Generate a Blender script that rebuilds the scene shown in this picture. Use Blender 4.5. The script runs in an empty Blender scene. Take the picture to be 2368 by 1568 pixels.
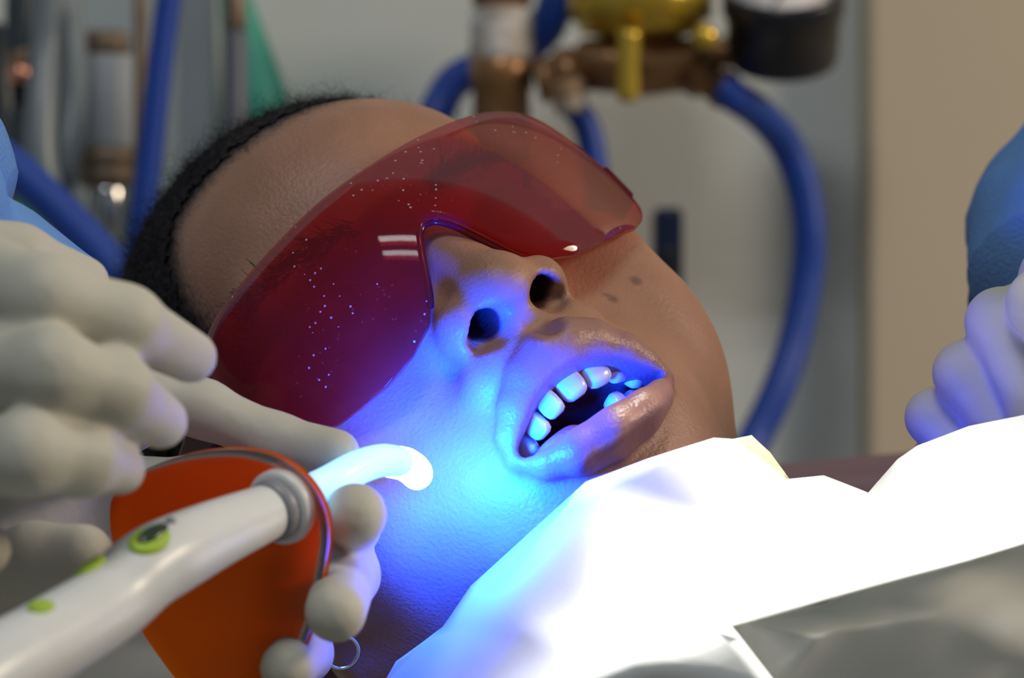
import bpy, bmesh, math, random
import numpy as np
from mathutils import Vector, Matrix, noise

# ------------------------------------------------------------------ frame
IW, IH = 2368, 1568
LENS = 107.0
FPX = LENS / 36.0 * IW
DIST = 0.9237            # camera to the plane y = 0
CAMZ = 1.10
scene = bpy.context.scene
COL = scene.collection
random.seed(7); rng = np.random.default_rng(7)

cam_data = bpy.data.cameras.new('camera')
cam_data.lens = LENS; cam_data.sensor_width = 36.0; cam_data.sensor_fit = 'HORIZONTAL'
cam_data.clip_start = 0.05; cam_data.clip_end = 50
cam_data.dof.use_dof = True
cam_data.dof.focus_distance = 0.828
cam_data.dof.aperture_fstop = 10.0
cam = bpy.data.objects.new('camera', cam_data); COL.objects.link(cam)
cam.location = (0, -DIST, CAMZ); cam.rotation_euler = (math.pi / 2, 0, 0)
scene.camera = cam

world = bpy.data.worlds.new('world'); scene.world = world; world.use_nodes = True
bgn = world.node_tree.nodes['Background']
bgn.inputs['Color'].default_value = (0.80, 0.90, 1.0, 1); bgn.inputs['Strength'].default_value = 0.16

def aim(o, target):
    d = Vector(target) - o.location
    o.rotation_euler = d.to_track_quat('-Z', 'Y').to_euler()

def area_light(name, loc, target, size, power, color, spread=180, size_y=None):
    l = bpy.data.lights.new(name, 'AREA'); l.shape = 'DISK'; l.size = size; l.energy = power; l.color = color
    if size_y: l.shape = 'RECTANGLE'; l.size_y = size_y
    l.spread = math.radians(spread)
    o = bpy.data.objects.new(name, l); COL.objects.link(o); o.location = loc; aim(o, target); return o

# ceiling light of the surgery, an added warm fill from the upper right standing in for lamp spill, and the operating lamp
for dy in (-.10, .10):
    area_light('ceiling_tube', (-0.13, -0.95 + dy, 2.5), (-0.13, -0.95 + dy, 1.0), 0.50, 5.0, (0.95, 0.98, 1.0), size_y=.07)
area_light('lamp_spill_fill', (1.6, -0.35, 1.9), (0.1, 0.0, 1.1), 0.45, 17.0, (1.0, 0.82, 0.62))
sl = bpy.data.lights.new('operating_lamp', 'SPOT'); sl.energy = 190; sl.color = (1.0, 0.97, 0.90)
sl.spot_size = math.radians(11.5); sl.spot_blend = 0.6; sl.shadow_soft_size = 0.03
op = bpy.data.objects.new('operating_lamp', sl); COL.objects.link(op)
op.location = (0.16, -0.12, 1.95); op.rotation_euler = (-0.045, 0.085, 0.0); op.scale = (1.0, 0.5, 1.0)   # oblong beam of a dental lamp

vs = scene.view_settings
scene.display_settings.display_device = 'sRGB'
vs.view_transform = 'Standard'; vs.look = 'None'; vs.exposure = 0.0; vs.gamma = 1.0; vs.use_curve_mapping = False

# ------------------------------------------------------------------ helpers
def W(px, py, y):
    d = y + DIST
    return Vector(((px - IW / 2) / FPX * d, y, -(py - IH / 2) / FPX * d + CAMZ))

def pxr(r, y):                     # radius in photo pixels at depth y -> metres
    return r * (y + DIST) / FPX

def tag(o, label=None, cat=None, group=None, kind=None):
    if label: o['label'] = label
    if cat: o['category'] = cat
    if group: o['group'] = group
    if kind: o['kind'] = kind
    return o

def thing(name, loc, label, cat, group=None):
    o = bpy.data.objects.new(name, None); COL.objects.link(o); o.location = loc
    o.empty_display_size = 0.02
    return tag(o, label, cat, group)

def link(name, me, mat, parent=None, smooth=True):
    o = bpy.data.objects.new(name, me); COL.objects.link(o)
    if mat: me.materials.append(mat)
    if smooth:
        me.polygons.foreach_set('use_smooth', [True] * len(me.polygons))
    if parent is not None:
        bpy.context.view_layer.update()
        o.parent = parent; o.matrix_parent_inverse = Matrix.LocRotScale(parent.location, parent.rotation_euler, None).inverted()
    return o

def mesh_from(name, verts, faces):
    me = bpy.data.meshes.new(name)
    me.from_pydata([tuple(v) for v in verts], [], faces); me.update()
    return me

def catmull(pts, n=6):
    pts = [np.array(p, float) for p in pts]
    out = []
    for i in range(len(pts) - 1):
        p0 = pts[max(i - 1, 0)]; p1 = pts[i]; p2 = pts[i + 1]; p3 = pts[min(i + 2, len(pts) - 1)]
        for k in range(n):
            t = k / n
            out.append(0.5 * ((2 * p1) + (-p0 + p2) * t + (2 * p0 - 5 * p1 + 4 * p2 - p3) * t * t + (-p0 + 3 * p1 - 3 * p2 + p3) * t ** 3))
    out.append(pts[-1]); return out

def tube_mesh(name, pts, sides=20, n=6, cap=True, wob=None):
    """pts: (x, y, z, r); a smooth swept tube"""
    q = catmull(pts, n)
    P = [Vector(p[:3]) for p in q]; Rr = [p[3] for p in q]
    verts, faces = [], []
    up = None
    for i, p in enumerate(P):
        t = (P[min(i + 1, len(P) - 1)] - P[max(i - 1, 0)]).normalized()
        if up is None:
            up = Vector((0, 0, 1)) if abs(t.z) < 0.9 else Vector((1, 0, 0))
        u = (up - t * up.dot(t)).normalized(); v = t.cross(u); up = u
        for s in range(sides):
            a = 2 * math.pi * s / sides
            rr = Rr[i] * (wob(i / len(P), a) if wob else 1.0)
            verts.append(p + (u * math.cos(a) + v * math.sin(a)) * rr)
    for i in range(len(P) - 1):
        for s in range(sides):
            a = i * sides + s; b = i * sides + (s + 1) % sides
            faces.append((a, b, b + sides, a + sides))
    if cap:
        faces.append(tuple(range(sides - 1, -1, -1)))
        faces.append(tuple((len(P) - 1) * sides + s for s in range(sides)))
    return mesh_from(name, verts, faces)

def lathe_mesh(name, a, b, prof, sides=32):
    """prof: list of (t along a->b in metres, radius)"""
    a = Vector(a); b = Vector(b); t = (b - a).normalized()
    up = Vector((0, 0, 1)) if abs(t.z) < 0.9 else Vector((1, 0, 0))
    u = (up - t * up.dot(t)).normalized(); v = t.cross(u)
    verts, faces = [], []
    for (d, r) in prof:
        for s in range(sides):
            an = 2 * math.pi * s / sides
            verts.append(a + t * d + (u * math.cos(an) + v * math.sin(an)) * max(r, 1e-5))
    for i in range(len(prof) - 1):
        for s in range(sides):
            x = i * sides + s; y = i * sides + (s + 1) % sides
            faces.append((x, y, y + sides, x + sides))
    faces.append(tuple(range(sides - 1, -1, -1))); faces.append(tuple((len(prof) - 1) * sides + s for s in range(sides)))
    return mesh_from(name, verts, faces)

def box_mesh(name, c, s, bev=0.002, seg=3):
    bm = bmesh.new(); bmesh.ops.create_cube(bm, size=1)
    bmesh.ops.scale(bm, vec=s, verts=bm.verts)
    if bev > 0: bmesh.ops.bevel(bm, geom=bm.edges[:], offset=bev, segments=seg, profile=0.5, affect='EDGES')
    bmesh.ops.translate(bm, vec=c, verts=bm.verts)
    me = bpy.data.meshes.new(name); bm.to_mesh(me); bm.free(); return me

# ------------------------------------------------------------------ materials
def lin(r, g, b):
    f = lambda c: (c / 255 / 12.92) if c / 255 <= 0.04045 else ((c / 255 + 0.055) / 1.055) ** 2.4
    return (f(r), f(g), f(b), 1)

def mat(name, color, rough=0.5, metal=0.0, var=0.0, vscale=40, bump=0.0, bscale=300, spec=0.5, color2=None, sss=0.0, coat=0.0):
    m = bpy.data.materials.new(name); m.use_nodes = True
    nt = m.node_tree; b = nt.nodes['Principled BSDF']
    b.inputs['Base Color'].default_value = color if len(color) == 4 else (*color, 1)
    b.inputs['Roughness'].default_value = rough; b.inputs['Metallic'].default_value = metal
    b.inputs['Specular IOR Level'].default_value = spec
    b.inputs['Coat Weight'].default_value = coat
    if sss:
        b.inputs['Subsurface Weight'].default_value = sss
        b.inputs['Subsurface Radius'].default_value = (0.006, 0.003, 0.0015); b.inputs['Subsurface Scale'].default_value = 0.6
    tc = nt.nodes.new('ShaderNodeTexCoord')
    if var or color2:
        n = nt.nodes.new('ShaderNodeTexNoise'); n.inputs['Scale'].default_value = vscale; n.inputs['Detail'].default_value = 5
        nt.links.new(tc.outputs['Object'], n.inputs['Vector'])
        mx = nt.nodes.new('ShaderNodeMix'); mx.data_type = 'RGBA'
        c1 = color if len(color) == 4 else (*color, 1)
        c2 = color2 if color2 else tuple(x * (1 - var) for x in c1[:3]) + (1,)
        rp = nt.nodes.new('ShaderNodeMapRange'); rp.inputs[1].default_value = 0.35; rp.inputs[2].default_value = 0.65
        nt.links.new(n.outputs[0], rp.inputs[0]); nt.links.new(rp.outputs[0], mx.inputs[0])
        mx.inputs[6].default_value = c1; mx.inputs[7].default_value = c2
        nt.links.new(mx.outputs[2], b.inputs['Base Color'])
    if bump:
        n2 = nt.nodes.new('ShaderNodeTexNoise'); n2.inputs['Scale'].default_value = bscale; n2.inputs['Detail'].default_value = 3
        nt.links.new(tc.outputs['Object'], n2.inputs['Vector'])
        bp = nt.nodes.new('ShaderNodeBump'); bp.inputs['Strength'].default_value = bump; bp.inputs['Distance'].default_value = 0.001
        nt.links.new(n2.outputs[0], bp.inputs['Height']); nt.links.new(bp.outputs[0], b.inputs['Normal'])
    return m

def attr_mix(m, attr, col2, rough2=None):
    """mix a second colour in by a vertex attribute (lip colour, moles ... true colour of the thing)"""
    nt = m.node_tree; b = nt.nodes['Principled BSDF']
    at = nt.nodes.new('ShaderNodeAttribute'); at.attribute_name = attr
    mx = nt.nodes.new('ShaderNodeMix'); mx.data_type = 'RGBA'
    if b.inputs['Base Color'].links:
        nt.links.new(b.inputs['Base Color'].links[0].from_socket, mx.inputs[6])
    else:
        mx.inputs[6].default_value = b.inputs['Base Color'].default_value
    mx.inputs[7].default_value = col2
    nt.links.new(at.outputs['Fac'], mx.inputs[0]); nt.links.new(mx.outputs[2], b.inputs['Base Color'])
    if rough2 is not None:
        m2 = nt.nodes.new('ShaderNodeMix'); m2.data_type = 'FLOAT'
        m2.inputs[2].default_value = b.inputs['Roughness'].default_value
        if b.inputs['Roughness'].links: nt.links.new(b.inputs['Roughness'].links[0].from_socket, m2.inputs[2])
        m2.inputs[3].default_value = rough2
        nt.links.new(at.outputs['Fac'], m2.inputs[0]); nt.links.new(m2.outputs[0], b.inputs['Roughness'])

def tinted(name, tint, haze, haze_w=0.12, rough=0.05, speck=0.0, ior=1.5, gloss=1.0):
    """clear coloured plastic: straight-through tint, surface gloss and a little haze"""
    m = bpy.data.materials.new(name); m.use_nodes = True; nt = m.node_tree
    for n in list(nt.nodes): nt.nodes.remove(n)
    out = nt.nodes.new('ShaderNodeOutputMaterial')
    tr = nt.nodes.new('ShaderNodeBsdfTransparent'); tr.inputs[0].default_value = tint
    df = nt.nodes.new('ShaderNodeBsdfDiffuse'); df.inputs[0].default_value = haze
    tl = nt.nodes.new('ShaderNodeBsdfTranslucent'); tl.inputs[0].default_value = haze
    ad = nt.nodes.new('ShaderNodeMixShader'); ad.inputs[0].default_value = 0.5
    nt.links.new(df.outputs[0], ad.inputs[1]); nt.links.new(tl.outputs[0], ad.inputs[2])
    mx = nt.nodes.new('ShaderNodeMixShader'); mx.inputs[0].default_value = haze_w
    nt.links.new(tr.outputs[0], mx.inputs[1]); nt.links.new(ad.outputs[0], mx.inputs[2])
    last = mx
    if speck:
        tc = nt.nodes.new('ShaderNodeTexCoord')
        vo = nt.nodes.new('ShaderNodeTexVoronoi'); vo.inputs['Scale'].default_value = 420
        nt.links.new(tc.outputs['Object'], vo.inputs['Vector'])
        lt = nt.nodes.new('ShaderNodeMath'); lt.operation = 'LESS_THAN'; lt.inputs[1].default_value = 0.14
        nt.links.new(vo.outputs['Distance'], lt.inputs[0])
        n = nt.nodes.new('ShaderNodeTexNoise'); n.inputs['Scale'].default_value = 45
        nt.links.new(tc.outputs['Object'], n.inputs['Vector'])
        gt = nt.nodes.new('ShaderNodeMath'); gt.operation = 'GREATER_THAN'; gt.inputs[1].default_value = 0.54
        nt.links.new(n.outputs[0], gt.inputs[0])
        mu = nt.nodes.new('ShaderNodeMath'); mu.operation = 'MULTIPLY'
        nt.links.new(lt.outputs[0], mu.inputs[0]); nt.links.new(gt.outputs[0], mu.inputs[1])
        mu2 = nt.nodes.new('ShaderNodeMath'); mu2.operation = 'MULTIPLY'; mu2.inputs[1].default_value = speck
        nt.links.new(mu.outputs[0], mu2.inputs[0])
        dw = nt.nodes.new('ShaderNodeBsdfDiffuse'); dw.inputs[0].default_value = (0.8, 0.75, 0.8, 1)
        m3 = nt.nodes.new('ShaderNodeMixShader')
        nt.links.new(mu2.outputs[0], m3.inputs[0]); nt.links.new(mx.outputs[0], m3.inputs[1]); nt.links.new(dw.outputs[0], m3.inputs[2])
        last = m3
    gl = nt.nodes.new('ShaderNodeBsdfGlossy'); gl.inputs['Roughness'].default_value = rough
    fr = nt.nodes.new('ShaderNodeFresnel'); fr.inputs[0].default_value = ior
    m2 = nt.nodes.new('ShaderNodeMixShader')
    fm = nt.nodes.new('ShaderNodeMath'); fm.operation = 'MULTIPLY'; fm.inputs[1].default_value = gloss
    nt.links.new(fr.outputs[0], fm.inputs[0]); nt.links.new(fm.outputs[0], m2.inputs[0]); nt.links.new(last.outputs[0], m2.inputs[1]); nt.links.new(gl.outputs[0], m2.inputs[2])
    nt.links.new(m2.outputs[0], out.inputs[0])
    return m

def emit(name, color, strength):
    m = bpy.data.materials.new(name); m.use_nodes = True; b = m.node_tree.nodes['Principled BSDF']
    b.inputs['Base Color'].default_value = (0.8, 0.9, 1, 1); b.inputs['Roughness'].default_value = 0.2
    b.inputs['Emission Color'].default_value = color; b.inputs['Emission Strength'].default_value = strength
    return m

M = {}
M['skin'] = mat('skin', (0.36, 0.185, 0.115), 0.46, var=0.16, vscale=55, bump=0.3, bscale=900, spec=0.4, sss=0.12)
M['glove'] = mat('latex_glove', (0.52, 0.50, 0.41), 0.55, var=0.06, vscale=30, bump=0.5, bscale=110, spec=0.3)
M['cloth'] = mat('blue_gown_cloth', lin(100, 146, 205), 0.8, var=0.12, vscale=25, bump=0.6, bscale=900, spec=0.2)
M['hair'] = mat('black_hair', (0.012, 0.010, 0.012), 0.6, spec=0.3)
M['brow'] = mat('black_eyebrow', (0.02, 0.012, 0.01), 0.6, spec=0.3)
M['tooth'] = mat('tooth_enamel', (0.82, 0.80, 0.74), 0.18, spec=0.5, var=0.05, vscale=120)
M['tongue'] = mat('tongue', (0.42, 0.16, 0.15), 0.35, bump=0.5, bscale=600)
M['shirt'] = mat('dark_shirt', (0.03, 0.03, 0.05), 0.85, bump=0.4, bscale=500)
M['lens'] = tinted('red_lens', (0.82, 0.24, 0.21, 1), (0.50, 0.06, 0.06, 1), 0.24, 0.04, speck=0.4, ior=1.4, gloss=.2)
M['redframe'] = tinted('red_plastic', (0.55, 0.06, 0.12, 1), (0.5, 0.03, 0.10, 1), 0.25, 0.08)
M['white'] = mat('white_plastic', (0.70, 0.72, 0.70), 0.32, spec=0.45, var=0.05, vscale=60)
M['green'] = mat('green_rubber', lin(160, 190, 50), 0.5)
M['display'] = mat('dark_display', (0.03, 0.05, 0.03), 0.2)
M['orange'] = tinted('orange_shield', (0.85, 0.18, 0.015, 1), (0.95, 0.22, 0.01, 1), 0.74, 0.25, ior=1.15)
M['collar'] = mat('grey_collar', (0.25, 0.26, 0.28), 0.4)
M['guide'] = emit('glowing_light_guide', (0.10, 0.45, 1.0, 1), 1.3)
M['glow'] = emit('glowing_tip', (0.55, 0.85, 1.0, 1), 7.0)
M['bluehose'] = mat('blue_hose_rubber', lin(28, 70, 165), 0.45, var=0.1, vscale=30, spec=0.5)
M['greyhose'] = mat('grey_hose', lin(125, 135, 140), 0.35, var=0.1, vscale=30)
M['darkhose'] = mat('dark_hose', lin(55, 65, 72), 0.4)
M['teal'] = mat('teal_rubber', lin(55, 160, 140), 0.5, var=0.1, vscale=20)
M['brass'] = mat('polished_brass', lin(225, 190, 70), 0.28, 0.6, var=0.25, vscale=40)
M['bronze'] = mat('tarnished_bronze', lin(170, 125, 80), 0.35, 0.5, var=0.5, vscale=35)
M['copper'] = mat('copper', lin(230, 160, 130), 0.3, 0.9)
M['tape'] = mat('thread_tape', (0.72, 0.72, 0.70), 0.6, color2=lin(140, 110, 75), vscale=60)
M['black'] = mat('black_gauge_case', (0.012, 0.013, 0.02), 0.35)
M['dial'] = mat('gauge_dial', (0.72, 0.70, 0.70), 0.5)
M['ink'] = mat('black_ink', (0.02, 0.02, 0.02), 0.6)
M['steel'] = mat('chrome', (0.7, 0.7, 0.68), 0.15, 1.0)
M['wall'] = mat('grey_wall_paint', lin(212, 217, 212), 0.7, var=0.05, vscale=3, bump=0.1, bscale=120)
M['wall2'] = mat('beige_wall_paint', lin(205, 190, 165), 0.7, var=0.06, vscale=3, bump=0.1, bscale=120)
M['post'] = mat('grey_post_paint', lin(95, 98, 110), 0.5)
M['pale'] = mat('pale_grey_plastic', lin(170, 175, 180), 0.5, var=0.06)
M['brown'] = mat('brown_fitting', lin(140, 120, 98), 0.45, 0.3, var=0.3, vscale=50)
M['mauve'] = mat('mauve_vinyl', lin(150, 115, 118), 0.55, bump=0.2)
M['navy'] = mat('navy_plastic', lin(30, 45, 80), 0.45)
M['floor'] = mat('floor_vinyl', (0.35, 0.35, 0.34), 0.6, var=0.1, vscale=2)
M['gold'] = mat('silver_earring', (0.85, 0.85, 0.88), 0.12, 1.0)

# ------------------------------------------------------------------ signed-distance modelling
class Field:
    def __init__(s, lo, hi, h):
        s.lo = np.array(lo, float); s.h = h
        s.n = np.ceil((np.array(hi) - s.lo) / h).astype(int) + 1
        s.ax = [(s.lo[i] + h * np.arange(s.n[i])).astype(np.float32) for i in range(3)]
        s.d = np.full(tuple(s.n), 2.5, np.float32)
    def sub(s, lo, hi):
        a = [max(0, int(math.floor((lo[i] - s.lo[i]) / s.h))) for i in range(3)]
        b = [min(int(s.n[i]), int(math.ceil((hi[i] - s.lo[i]) / s.h)) + 1) for i in range(3)]
        return tuple(slice(a[i], max(b[i], a[i])) for i in range(3))
    def xyz(s, sl):
        return s.ax[0][sl[0]][:, None, None], s.ax[1][sl[1]][None, :, None], s.ax[2][sl[2]][None, None, :]
    def op(s, fn, lo, hi, k, cut=False):
        m = k + 0.5
        sl = s.sub(np.array(lo) - m, np.array(hi) + m)
        x, y, z = s.xyz(sl)
        b = fn(x, y, z).astype(np.float32); a = s.d[sl]
        if cut:
            b = -b
            h = np.maximum(k - np.abs(a - b), 0) / k
            s.d[sl] = np.maximum(a, b) + h * h * k * 0.25
        else:
            h = np.maximum(k - np.abs(a - b), 0) / k
            s.d[sl] = np.minimum(a, b) - h * h * k * 0.25
    def ell(s, c, r, k=0.5, cut=False):
        c = np.array(c, float); r = np.array(r, float) * np.ones(3)
        s.op(ell_fn(c, r), c - r, c + r, k, cut)
    def cone(s, a, b, ra, rb, k=0.5, cut=False):
        a = np.array(a, float); b = np.array(b, float); r = max(ra, rb)
        s.op(cone_fn(a, b, ra, rb), np.minimum(a, b) - r, np.maximum(a, b) + r, k, cut)
    def chain(s, pts, k=0.3):
        for p, q in zip(pts[:-1], pts[1:]):
            s.cone(p[:3], q[:3], p[3], q[3], k)
    def mesh(s, smooth=2):
        d = s.d; sg = d < 0
        nx, ny, nz = d.shape
        cnt = np.zeros((nx - 1, ny - 1, nz - 1), np.uint8)
        for i in (0, 1):
            for j in (0, 1):
                for k in (0, 1):
                    cnt += sg[i:nx - 1 + i, j:ny - 1 + j, k:nz - 1 + k]
        act = np.argwhere((cnt > 0) & (cnt < 8))
        ids = np.full(cnt.shape, -1, np.int32)
        ids[act[:, 0], act[:, 1], act[:, 2]] = np.arange(len(act))
        acc = np.zeros((len(act), 3)); num = np.zeros(len(act))
        cor = [(i, j, k) for i in (0, 1) for j in (0, 1) for k in (0, 1)]
        for a in cor:
            for ax in range(3):
                if a[ax] == 0:
                    b = list(a); b[ax] = 1
                    da = d[act[:, 0] + a[0], act[:, 1] + a[1], act[:, 2] + a[2]]
                    db = d[act[:, 0] + b[0], act[:, 1] + b[1], act[:, 2] + b[2]]
                    cr = (da < 0) != (db < 0)
                    t = np.where(cr, da / np.where(cr, da - db, 1), 0)
                    p = np.tile(np.array(a, float), (len(act), 1)); p[:, ax] = t
                    acc[cr] += p[cr]; num[cr] += 1
        v = act + acc / num[:, None]
        v = s.lo + v * s.h
        F = []
        for ax in range(3):
            o1, o2 = [(1, 2), (2, 0), (0, 1)][ax]
            sl0 = [slice(None)] * 3; sl1 = [slice(None)] * 3
            sl0[ax] = slice(0, -1); sl1[ax] = slice(1, None)
            e = np.argwhere(sg[tuple(sl0)] != sg[tuple(sl1)])
            e = e[(e[:, o1] > 0) & (e[:, o2] > 0) & (e[:, o1] < d.shape[o1] - 1) & (e[:, o2] < d.shape[o2] - 1)]
            st = sg[e[:, 0], e[:, 1], e[:, 2]]
            def cid(d1, d2):
                q = e.copy(); q[:, o1] -= d1; q[:, o2] -= d2
                return ids[q[:, 0], q[:, 1], q[:, 2]]
            quad = np.stack([cid(1, 1), cid(0, 1), cid(0, 0), cid(1, 0)], 1)
            quad[~st] = quad[~st][:, ::-1]
            F.append(quad)
        F = np.concatenate(F); F = F[(F >= 0).all(1)]
        for _ in range(smooth):
            a = np.concatenate([F[:, i] for i in range(4)] * 2); b = np.concatenate([F[:, (i + 1) % 4] for i in range(4)] + [F[:, (i - 1) % 4] for i in range(4)])
            c = np.bincount(a, minlength=len(v)).astype(float)
            av = np.stack([np.bincount(a, v[b, i], len(v)) for i in range(3)], 1) / np.maximum(c, 1)[:, None]
            v = np.where((c > 0)[:, None], v * 0.5 + av * 0.5, v)
        return v, F

def ell_fn(c, r):
    def f(x, y, z):
        X, Y, Z = x - c[0], y - c[1], z - c[2]
        k0 = np.sqrt((X / r[0]) ** 2 + (Y / r[1]) ** 2 + (Z / r[2]) ** 2)
        k1 = np.sqrt((X / r[0] ** 2) ** 2 + (Y / r[1] ** 2) ** 2 + (Z / r[2] ** 2) ** 2) + 1e-6
        return k0 * (k0 - 1) / k1
    return f

def cone_fn(a, b, ra, rb):
    ba = b - a; L = float(ba @ ba) + 1e-9
    def f(x, y, z):
        X, Y, Z = x - a[0], y - a[1], z - a[2]
        t = np.clip((X * ba[0] + Y * ba[1] + Z * ba[2]) / L, 0, 1)
        return np.sqrt((X - t * ba[0]) ** 2 + (Y - t * ba[1]) ** 2 + (Z - t * ba[2]) ** 2) - (ra + (rb - ra) * t)
    return f

def np_mesh(name, v, F, scale=0.01):
    me = bpy.data.meshes.new(name)
    me.vertices.add(len(v)); me.vertices.foreach_set('co', (v * scale).astype(np.float32).ravel())
    k = F.shape[1]
    me.loops.add(F.size); me.loops.foreach_set('vertex_index', F.astype(np.int32).ravel())
    me.polygons.add(len(F)); me.polygons.foreach_set('loop_start', np.arange(0, F.size, k, dtype=np.int32))
    me.update(calc_edges=True); me.validate()
    return me

def put_attr(me, name, vals):
    a = me.attributes.new(name, 'FLOAT', 'POINT'); a.data.foreach_set('value', vals.astype(np.float32))

def sstep(a, b, x):
    t = np.clip((x - a) / (b - a), 0, 1); return t * t * (3 - 2 * t)

# ------------------------------------------------------------------ setting
def struct(name, me, m):
    return tag(link(name, me, m, smooth=False), kind='structure')
struct('floor', box_mesh('floor', (0.2, 0.0, -0.02), (5, 5, 0.04), 0), M['floor'])
w = struct('wall_back', box_mesh('wall_back', (0, 0.58, 1.25), (4, 0.10, 2.5), 0), M['wall'])
e = W(1998, 0, 0.505)
struct('wall_right', box_mesh('wall_right', (e.x + 0.5, 0.517, 1.25), (1.0, 0.03, 2.5), 0.006), M['wall2'])
tag(w, 'plain grey surgery wall behind the hoses'); 

# ------------------------------------------------------------------ patient
RH = np.array([[-0.78788048, 0.08225344, -0.61031035], [-0.46331821, 0.57368874, 0.67543872], [0.40568533, 0.81493288, -0.41388864]])
TH = np.array([-3.14273684, -2.24390718, 0])
A3 = np.array([[1, 0, 0], [0, 0, -1], [0, 1, 0]], float)
RW = A3 @ RH
OW = (A3 @ TH + np.array([0, 0, CAMZ * 100])) * 0.01
HEADM = Matrix([[*RW[0], OW[0]], [*RW[1], OW[1]], [*RW[2], OW[2]], [0, 0, 0, 1]])
def LW(p):                          # head-local cm -> world metres
    return HEADM @ (Vector([float(c) for c in p]) * 0.01)

patient = bpy.data.objects.new('person', None); COL.objects.link(patient)
patient.empty_display_size = 0.02; patient.matrix_world = HEADM
tag(patient, 'patient lying back with short black hair, open mouth and cheek lit blue', 'person')

def hlink(name, me, m, parent=None, smooth=True):       # mesh given in head-local metres
    o = bpy.data.objects.new(name, me); COL.objects.link(o)
    if m: me.materials.append(m)
    if smooth: me.polygons.foreach_set('use_smooth', [True] * len(me.polygons))
    o.parent = parent if parent is not None else patient
    return o

UL = [(2.55, 9.0, -7.30, .20), (2.25, 9.2, -6.80, .40), (1.75, 9.45, -6.35, .52), (1.0, 9.74, -5.92, .64), (0.35, 9.95, -5.72, .68), (0, 9.96, -5.84, .65), (-.35, 9.95, -5.75, .68), (-1.0, 9.76, -5.99, .64), (-1.75, 9.45, -6.55, .52), (-2.15, 9.2, -7.05, .40), (-2.4, 9.0, -7.60, .22)]
LL = [(2.50, 9.0, -7.45, .22), (2.0, 9.15, -7.98, .42), (1.2, 9.45, -8.40, .64), (.2, 9.62, -8.62, .74), (-.8, 9.52, -8.46, .64), (-1.6, 9.30, -8.10, .46), (-2.4, 9.0, -7.62, .24)]
CX = np.array([-2.4, -2.05, -1.44, -1.09, -.52, 0, .74, 1.27, 1.64, 2.2, 2.5])
CU = np.array([-7.58, -7.40, -6.98, -6.75, -6.55, -6.46, -6.47, -6.57, -6.77, -7.10, -7.36])
CLo = np.array([-7.60, -7.72, -7.86, -7.92, -7.98, -8.0, -7.95, -7.90, -7.86, -7.72, -7.40])

UL = [(x, y + .2 * max(0, 1 - (x / 2.5) ** 2), z, q) for x, y, z, q in UL]
LL = [(x, y + .28 * max(0, 1 - (x / 2.5) ** 2), z, q) for x, y, z, q in LL]

def cavity(x, y, z):
    zu = np.interp(x, CX, CU); zl = np.interp(x, CX, CLo)
    back = np.clip((9.2 - y) * 0.25, 0, 0.35)
    dz = np.maximum(z - (zu + back), (zl - back) - z)
    return np.maximum(np.maximum(dz, np.abs(x - .05) - 2.36), np.maximum(4.6 - y, y - 12)) * 0.9

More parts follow.
